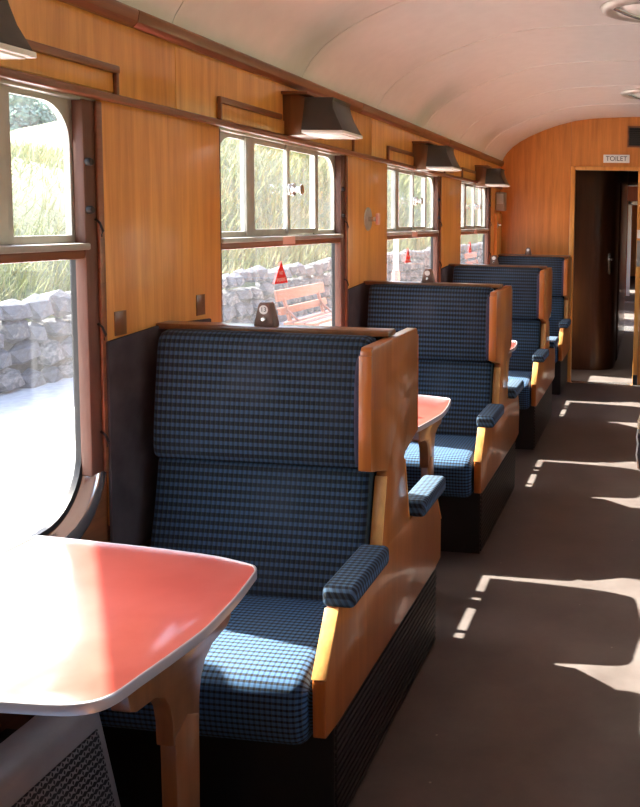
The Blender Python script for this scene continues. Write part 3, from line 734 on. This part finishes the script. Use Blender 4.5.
# NO SMOKING triangles stuck on the lower panes
RYZ = Matrix(((0, 0, 1, 0), (1, 0, 0, 0), (0, 1, 0, 0), (0, 0, 0, 1)))
tri = thing('warning_sticker', (0, 0, 0))
MB().prism([(-.068, -.045), (.068, -.047), (0, .047)], 'x', 0, .0012).obj('triangle', 'red_sign', tri)
link('text_line', text_mesh('text_line', 'NO', .022, 'white_paint', Matrix.Translation((.0014, 0, -.003)) @ RYZ, .0002), tri)
link('text_line', text_mesh('text_line', 'SMOKING', .021, 'white_paint', Matrix.Translation((.0014, 0, -.031)) @ RYZ, .0002), tri)
for i in range(3):
    t_ = tri if i == 0 else copy_tree(tri)
    t_.location = (-1.5155, 3.485 + P * i, 1.336)
    tag(t_, ['red NO SMOKING triangle on the window with the salmon bench outside', 'red NO SMOKING triangle on the window with the white post outside', 'red NO SMOKING triangle on the last window before the end bulkhead'][i], 'sticker', 'red warning triangles')
# heater cover under the first table
ht = thing('heater_cover', (0, 0, 0), 'grey perforated heater cover low on the wall under the closest table', 'heater')
sh = [(-1.375, .02), (-1.190, .02), (-1.190, .05), (-1.262, .385), (-1.272, .405), (-1.290, .413), (-1.375, .413)]
MB().prism(sh, 'y', 1.19, 1.850).obj('casing', 'grey_enamel', ht, bevel=.006)
fp = MB().add([(-1.1942, 1.23, .07), (-1.1942, 1.825, .07), (-1.2565, 1.825, .36), (-1.2565, 1.23, .36), (-1.1902, 1.23, .07), (-1.1902, 1.825, .07), (-1.2525, 1.825, .36), (-1.2525, 1.23, .36)],
              [(0, 1, 2, 3), (4, 7, 6, 5), (0, 4, 5, 1), (1, 5, 6, 2), (2, 6, 7, 3), (3, 7, 4, 0)])
fp.uv = lambda c: (c.y, c.z)
fp.obj('perforated_front', 'punched_sheet', ht, smooth=0)
for ya in (1.25, 1.80): MB().box(-1.500, -1.37, ya, ya + .04, .30, .33).obj('stay', 'black', ht)
# jacket over the armrest across the aisle
jk = thing('jacket', (.03, 4.02, 0), 'dark jacket with pale edging hanging into the aisle from an armrest', 'jacket')
prof = [(.06, .672), (.0, .676), (-.035, .66), (-.052, .61), (-.056, .52), (-.050, .46), (-.036, .455), (-.034, .60), (-.015, .670)]
def drape(y0, y1, pr, nm, mt, th=.010):
    mb = MB(); path = pr; vs = []; ny = 7
    for j in range(ny):
        y = y0 + (y1 - y0) * j / (ny - 1); wv = .006 * math.sin(j * 1.9)
        vs += [(x + wv * (1 if z < .64 else .3), y + (.03 if z < .6 else 0) * (1 if j == 0 else 0), z + (.02 * math.sin(j * 1.3) if z < .5 else 0)) for x, z in path]
    n = len(path)
    fs = [(j * n + i, j * n + (i + 1) % n, (j + 1) * n + (i + 1) % n, (j + 1) * n + i) for j in range(ny - 1) for i in range(n)]
    fs += [tuple(range(n)), tuple(range((ny - 1) * n, ny * n))]
    return mb.add(vs, fs).obj(nm, mt, jk, smooth=60)
drape(-.10, .14, [(.05, .690), (-.01, .745), (-.045, .70), (-.062, .63), (-.05, .622), (-.03, .676), (.05, .676)], 'shoulder', 'tan_cloth')
drape(-.10, .16, [(-.036, .624), (-.060, .615), (-.064, .54), (-.050, .45), (-.034, .45)], 'body', 'dark_cloth')
MB().tube([(-.062, -.102, .645), (-.066, -.104, .612), (-.060, -.10, .58), (-.066, -.104, .53), (-.055, -.08, .46)], .004, 6).obj('piping', 'white_paint', jk)

# ------------------------------------------------------------------ lobby, corridor and the next coach
lw = MB()
prf = [(-1.5, YV)] + [(-.60, YV + .02)] + [(-.60 + .24 * math.sin(t), YV + .26 - .24 * math.cos(t)) for t in [math.pi / 2 * i / 8 for i in range(9)]] + [(-.345, 12.6), (-1.5, 12.6)]
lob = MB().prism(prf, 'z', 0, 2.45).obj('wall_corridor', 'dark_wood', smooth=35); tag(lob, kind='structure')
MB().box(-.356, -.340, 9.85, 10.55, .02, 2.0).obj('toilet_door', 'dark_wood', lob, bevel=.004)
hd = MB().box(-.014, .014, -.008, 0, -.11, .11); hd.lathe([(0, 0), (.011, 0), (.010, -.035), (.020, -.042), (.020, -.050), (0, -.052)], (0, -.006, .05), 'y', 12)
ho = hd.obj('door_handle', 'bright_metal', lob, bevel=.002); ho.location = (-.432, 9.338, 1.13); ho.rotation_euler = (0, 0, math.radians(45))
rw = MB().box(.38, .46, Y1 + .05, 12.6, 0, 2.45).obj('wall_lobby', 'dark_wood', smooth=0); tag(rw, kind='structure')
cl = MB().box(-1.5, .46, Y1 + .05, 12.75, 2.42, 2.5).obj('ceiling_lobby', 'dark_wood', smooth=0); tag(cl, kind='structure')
d1 = plate(rrect(Y1 + .05, YV, 0, 2.45), [rrect(8.63, 9.12, .86, 1.55, .06, .06, .06, .06)], -1.55, -1.49).obj('door_1', 'dark_wood', smooth=0); tag(d1, kind='structure')
MB().box(-1.525, -1.520, 8.6, 9.15, .83, 1.58).obj('door_pane', 'window_glass', d1, smooth=0)
# gangway bulkhead
gb = MB().box(-1.5, -.50, 12.6, 12.75, 0, 2.45).box(.05, .46, 12.6, 12.75, 0, 2.45).box(-.50, .05, 12.6, 12.75, 2.08, 2.45).obj('wall_gangway', 'dark_wood', smooth=0); tag(gb, kind='structure')
MB().box(-.50, -.425, 12.56, 12.60, .12, 2.08).obj('gangway_post', 'red_wood', gb, bevel=.006)
MB().box(-.50, .05, 12.54, 12.60, 2.08, 2.13).obj('gangway_head', 'bright_metal', gb, bevel=.006)
MB().box(-.50, .05, 12.62, 13.3, -.01, .012).obj('gangway_plate', 'bright_metal', gb)
# next coach: floor, part-glazed sides and a partition
nf = MB().box(-1.5, 1.4, 13.0, 26, -.06, 0).obj('floor_next', 'lino', smooth=0); tag(nf, kind='structure')
for i, yy in enumerate((14.2, 15.6, 17.4)): MB().box(-.6, .2, yy, yy + .05, 0, .008).obj('floor_strip', 'bright_metal', nf)
nl = MB().box(-1.55, -1.47, 13.6, 26, 0, .8).box(-1.55, -1.47, 13.6, 26, 1.9, 2.5)
for a_, b_ in ((13.6, 14.6), (15.5, 20.0), (20.9, 26)): nl.box(-1.55, -1.47, a_, b_, .8, 1.9)
tag(nl.obj('wall_next_left', 'end_veneer', smooth=0), kind='structure')
nr = MB().box(1.37, 1.45, 13.6, 26, 0, .8).box(1.37, 1.45, 13.6, 26, 1.9, 2.5)
for a_, b_ in ((13.6, 17.0), (17.9, 26)): nr.box(1.37, 1.45, a_, b_, .8, 1.9)
tag(nr.obj('wall_next_right', 'end_veneer', smooth=0), kind='structure')
tag(MB().box(-1.55, 1.45, 13.4, 26, 2.45, 2.53).obj('ceiling_next', 'ceiling_paint', smooth=0), kind='structure')
np_ = MB().box(-1.47, -.50, 19, 19.06, 0, 2.45).box(.12, 1.37, 19, 19.06, 0, 2.45).box(-.50, .12, 19, 19.06, 2.02, 2.45).obj('wall_partition', 'red_wood', smooth=0); tag(np_, kind='structure')
for a, b in ((-.50, -.42), (.04, .12)): MB().box(a, b, 18.96, 19.0, 0, 2.02).obj('frame_post', 'white_paint', np_, bevel=.004)
MB().box(-.50, .12, 18.96, 19.0, 1.94, 2.02).obj('frame_head', 'white_paint', np_, bevel=.004)
tag(MB().box(-1.5, 1.4, 26, 26.05, 0, 2.5).obj('wall_far_end', 'veneer', smooth=0), kind='structure')
# a grab handle seen by the gangway post
gh = MB().tube([(-.46, 12.5, 1.15), (-.44, 12.45, 1.18), (-.44, 12.45, 1.42), (-.46, 12.5, 1.45)], .012, 8).obj('grab_handle', 'bright_metal', gb)

# ------------------------------------------------------------------ outside
PZ = -.2
gr = MB().box(-60, 60, -40, 120, -1.3, -1.1).obj('ground', 'soil', smooth=0); tag(gr, kind='structure')
pf = MB().box(-7.0, -1.78, -15, 70, -1.1, PZ).obj('platform', 'asphalt', smooth=0); tag(pf, kind='structure')
MB().box(-2.1, -1.74, -15, 70, PZ - .06, PZ + .004).obj('edging', 'concrete', pf)
# grassy bank behind the wall
BX = [-6.45, -6.65, -7.2, -8.2, -9.3, -11, -14, -20, -40]
BZ = [.36, .52, .92, 1.55, 2.15, 2.55, 2.7, 2.9, 3.2]
def rise(x, yv):      # the hillside climbs higher further along
    t = np.clip((yv / -x - 1.52) / .4, 0, 1); return np.clip((-x - 7.5) / 7, 0, 1.6) * 2.6 * t * t * (3 - 2 * t)
ny = 60; ys = np.linspace(-10, 70, ny); vs = []; fs = []
rng = np.random.default_rng(3)
for j, yv in enumerate(ys):
    for x, z in zip(BX, BZ): vs.append((x + rng.uniform(-.08, .08), yv, z + (rng.uniform(-.09, .09) if z > .5 else 0) + .10 * math.sin(yv * .7) * (z > .9) + rise(x, yv)))
n = len(BX)
for j in range(ny - 1):
    for i in range(n - 1): fs.append((j * n + i, j * n + i + 1, (j + 1) * n + i + 1, (j + 1) * n + i))
bk = MB().add(vs, fs).obj('embankment', 'soil', smooth=60); tag(bk, kind='structure')
nb = 42000
gx = -6.66 - 8 * rng.random(nb) ** 1.5; gy = 4.5 + 38 * rng.random(nb) ** 1.5; gz = np.interp(-gx, [-b for b in BX], BZ) - .05 + rise(gx, gy)
h = rng.uniform(.12, .42, nb); a = rng.uniform(0, 6.28, nb); wd = rng.uniform(.006, .014, nb) * (1 + gy / 18); lx = rng.normal(0, .13, nb) + .06; ly = rng.normal(0, .13, nb)
V = np.empty((nb, 3, 3)); ca, sa = np.cos(a) * wd, np.sin(a) * wd
V[:, 0] = np.stack([gx - ca, gy - sa, gz], 1); V[:, 1] = np.stack([gx + ca, gy + sa, gz], 1); V[:, 2] = np.stack([np.minimum(gx + lx, -6.46), gy + ly, gz + h], 1)
me = bpy.data.meshes.new('grass'); me.from_pydata(V.reshape(-1, 3).tolist(), [], np.arange(nb * 3).reshape(-1, 3).tolist()); me.materials.append(MAT['grass_blades'])
gs = link('grass', me); tag(gs, 'long dry and green grass growing on the bank above the stone wall', 'grass', kind='stuff')
# dry stone wall: every near stone is a piece of its own, beyond that one joined part
sw = MB().box(-6.42, -6.22, -10, 70, PZ, .40).obj('stone_wall', 'mortar', smooth=0)
tag(sw, 'rough grey rubble stone wall along the back of the platform', 'wall')
def stone_mesh(seed):
    r_ = random.Random(seed); bm = bmesh.new(); bmesh.ops.create_icosphere(bm, subdivisions=1, radius=.5)
    for v in bm.verts:
        d = v.co; m_ = max(abs(d.x), abs(d.y), abs(d.z)); v.co = d * (.55 * .5 / m_ + .45) * r_.uniform(.88, 1.14)
    me = bpy.data.meshes.new('stone'); bm.to_mesh(me); bm.free(); me.materials.append(MAT['stone']); return me
SM = [stone_mesh(i) for i in range(9)]
def stone_spots(y0, y1):
    r_ = random.Random(11); out = []; z = PZ - .03; row = 0
    while z < .52:
        hh = r_.uniform(.20, .27); y = y0 + r_.uniform(-.2, 0)
        while y < y1:
            ww = r_.uniform(.22, .50); q = hh * r_.uniform(.85, 1.25)
            out.append((y + ww / 2, z + hh / 2 + r_.uniform(-.04, .04), ww * 1.06, q * 1.08, r_.randrange(9), r_.uniform(-.2, .2))); y += ww
        z += hh; row += 1
    return out
sp_ = stone_spots(5.0, 17.5)
sp_.sort(key=lambda t: t[0])
far_mb = MB()
for k, (y, z, ww, hh, si, rz) in enumerate(sp_ + [q for q in stone_spots(17.5, 45)]):
    if k < 300 and y < 17.6:
        o = link('stone', SM[si], sw, (-6.22, y, z), 0); o.scale = (.26, ww, hh); o.rotation_euler = (rz, 0, 0)
    else:
        far_mb.add([(-6.22 + v.co.x * .26, y + v.co.y * ww, z + v.co.z * hh) for v in SM[si].vertices], [tuple(p.vertices) for p in SM[si].polygons])
tag(far_mb.obj('far_stones', 'stone', sw, smooth=0), kind='stuff')
# benches on the platform
def bench():
    root = thing('bench', (0, 0, 0))       # local: sits along y, back toward -x, origin on the ground
    L2 = .80
    for x0, z0, hh in ((-.285, .70, .135), (-.245, .53, .085)):
        MB().prism([(x0 - .018, z0), (x0 + .018, z0 - .004), (x0 - .004, z0 + hh), (x0 - .038, z0 + hh)], 'y', -L2, L2).obj('back_slat', 'bench_wood', root, bevel=.005)
    for i, x0 in enumerate((-.20, -.06, .08)):
        MB().box(x0, x0 + .125, -L2, L2, .405, .440).obj('seat_slat', 'bench_wood', root, bevel=.006)
    for y0 in (-.64, .52):
        MB().prism([(-.20, 0), (.16, 0), (.13, .34), (.18, .405), (-.21, .405), (-.17, .34)], 'y', y0, y0 + .10).obj('concrete_foot', 'concrete', root, bevel=.01)
        MB().prism([(-.205, .38), (-.165, .38), (-.30, .83), (-.335, .83)], 'y', y0 + .03, y0 + .07).obj('back_support', 'bench_wood', root)
        MB().prism([(-.03, .38), (.0, .38), (-.245, .60), (-.265, .58)], 'y', y0 + .03, y0 + .06).obj('back_brace', 'bench_wood', root)
        MB().box(.165, .178, y0 + .03, y0 + .07, .0, .40).obj('front_support', 'bench_wood', root)
    return root
bn = bench(); bn.location = (-4.33, 11.28, PZ)
tag(bn, 'salmon painted slatted bench on the platform outside the second window', 'bench', 'platform benches')
MB().box(-.298, -.292, -.10, -.02, .73, .80).obj('plaque', 'white_paint', bn)
b2 = copy_tree(seats and bn); b2.location = (-4.7, 24.3, PZ)
tag(b2, 'pale far bench on the platform outside the last window', 'bench', 'platform benches')
ps = thing('platform_post', (-5.0, 17.0, PZ), 'white platform post with a reddish foot outside the third window', 'post')
MB().lathe([(0, .72), (.055, .72), (.05, 2.6), (.03, 2.64), (0, 2.64)], (0, 0, 0), 'z', 14).obj('shaft', 'white_paint', ps, smooth=40)
MB().lathe([(0, 0), (.085, 0), (.08, .70), (.06, .74), (0, .74)], (0, 0, 0), 'z', 14).obj('foot', 'post_red', ps, smooth=40)
# unseen blank board, added only to shade the aisle end of the closest table
nbd = thing('shade_board', (-2.695, 1.915, PZ), 'plain blank board on a post, added out of view to shade the closest table', 'board', rz=math.atan2(-.63, .45))
MB().box(-.42, .42, -.015, .015, 2.5, 2.98).obj('board', 'concrete', nbd, bevel=.004)
MB().box(-.45, .45, -.022, .022, 2.98, 3.01).obj('board_cap', 'trim_wood', nbd, bevel=.004)
MB().lathe([(0, 0), (.03, 0), (.03, 2.5), (0, 2.5)], (-.435, 0, 0), 'z', 12).obj('post', 'trim_wood', nbd)
# trees beyond the bank
def tree(i, x, y, z, hgt, rad, label):
    r_ = np.random.default_rng(20 + i); t = thing('tree', (x, y, z), label, 'tree', 'trees beyond the bank')
    pts = [(0, 0, 0), (.1, .05, hgt * .3), (.0, .15, hgt * .62), (.05, .1, hgt * .9)]
    MB().tube(pts, [.17, .13, .09, .03], 8).obj('trunk', 'bark', t)
    for k in range(5):
        a_ = k * 1.3; MB().tube([(0, .1, hgt * (.35 + .08 * k)), (math.cos(a_) * rad * .4, math.sin(a_) * rad * .4, hgt * (.45 + .09 * k)), (math.cos(a_) * rad * .75, math.sin(a_) * rad * .75, hgt * (.52 + .09 * k))], [.07, .045, .015], 6).obj('branch', 'bark', t)
    m_ = 9000; d = r_.normal(size=(m_, 3)); d /= np.linalg.norm(d, axis=1)[:, None]
    cl_ = r_.integers(0, 22, m_); cc = r_.normal(size=(22, 3)); cc /= np.linalg.norm(cc, axis=1)[:, None]; cc *= r_.uniform(.35, .8, (22, 1))
    c_ = (cc[cl_] + d * r_.uniform(.18, .36, (m_, 1))) * [rad, rad, hgt * .36] + [0, 0, hgt * .66]
    u = r_.normal(size=(m_, 3)); u /= np.linalg.norm(u, axis=1)[:, None]; v_ = np.cross(u, d); v_ /= np.linalg.norm(v_, axis=1)[:, None] + 1e-6; s__ = .13
    Q = np.stack([c_ - u * s__, c_ + v_ * s__ * .5, c_ + u * s__, c_ - v_ * s__ * .5], 1)
    me = bpy.data.meshes.new('foliage'); me.from_pydata(Q.reshape(-1, 3).tolist(), [], np.arange(m_ * 4).reshape(-1, 4).tolist()); me.materials.append(MAT['leaf'])
    o = link('foliage', me, t); o['kind'] = 'stuff'
for i, (x, y, hgt, rad, lab) in enumerate([(-30, 40, 4.6, 3.0, 'pale bushy tree beyond the bank, nearest of three outside the first window'), (-37, 51.5, 6.0, 3.4, 'middle pale tree beyond the bank outside the first window'), (-44, 58, 6.6, 3.4, 'lowest pale tree beyond the bank, beside the sliding vent of the first window')]):
    tree(i, x, y, 3.0, hgt, rad, lab)
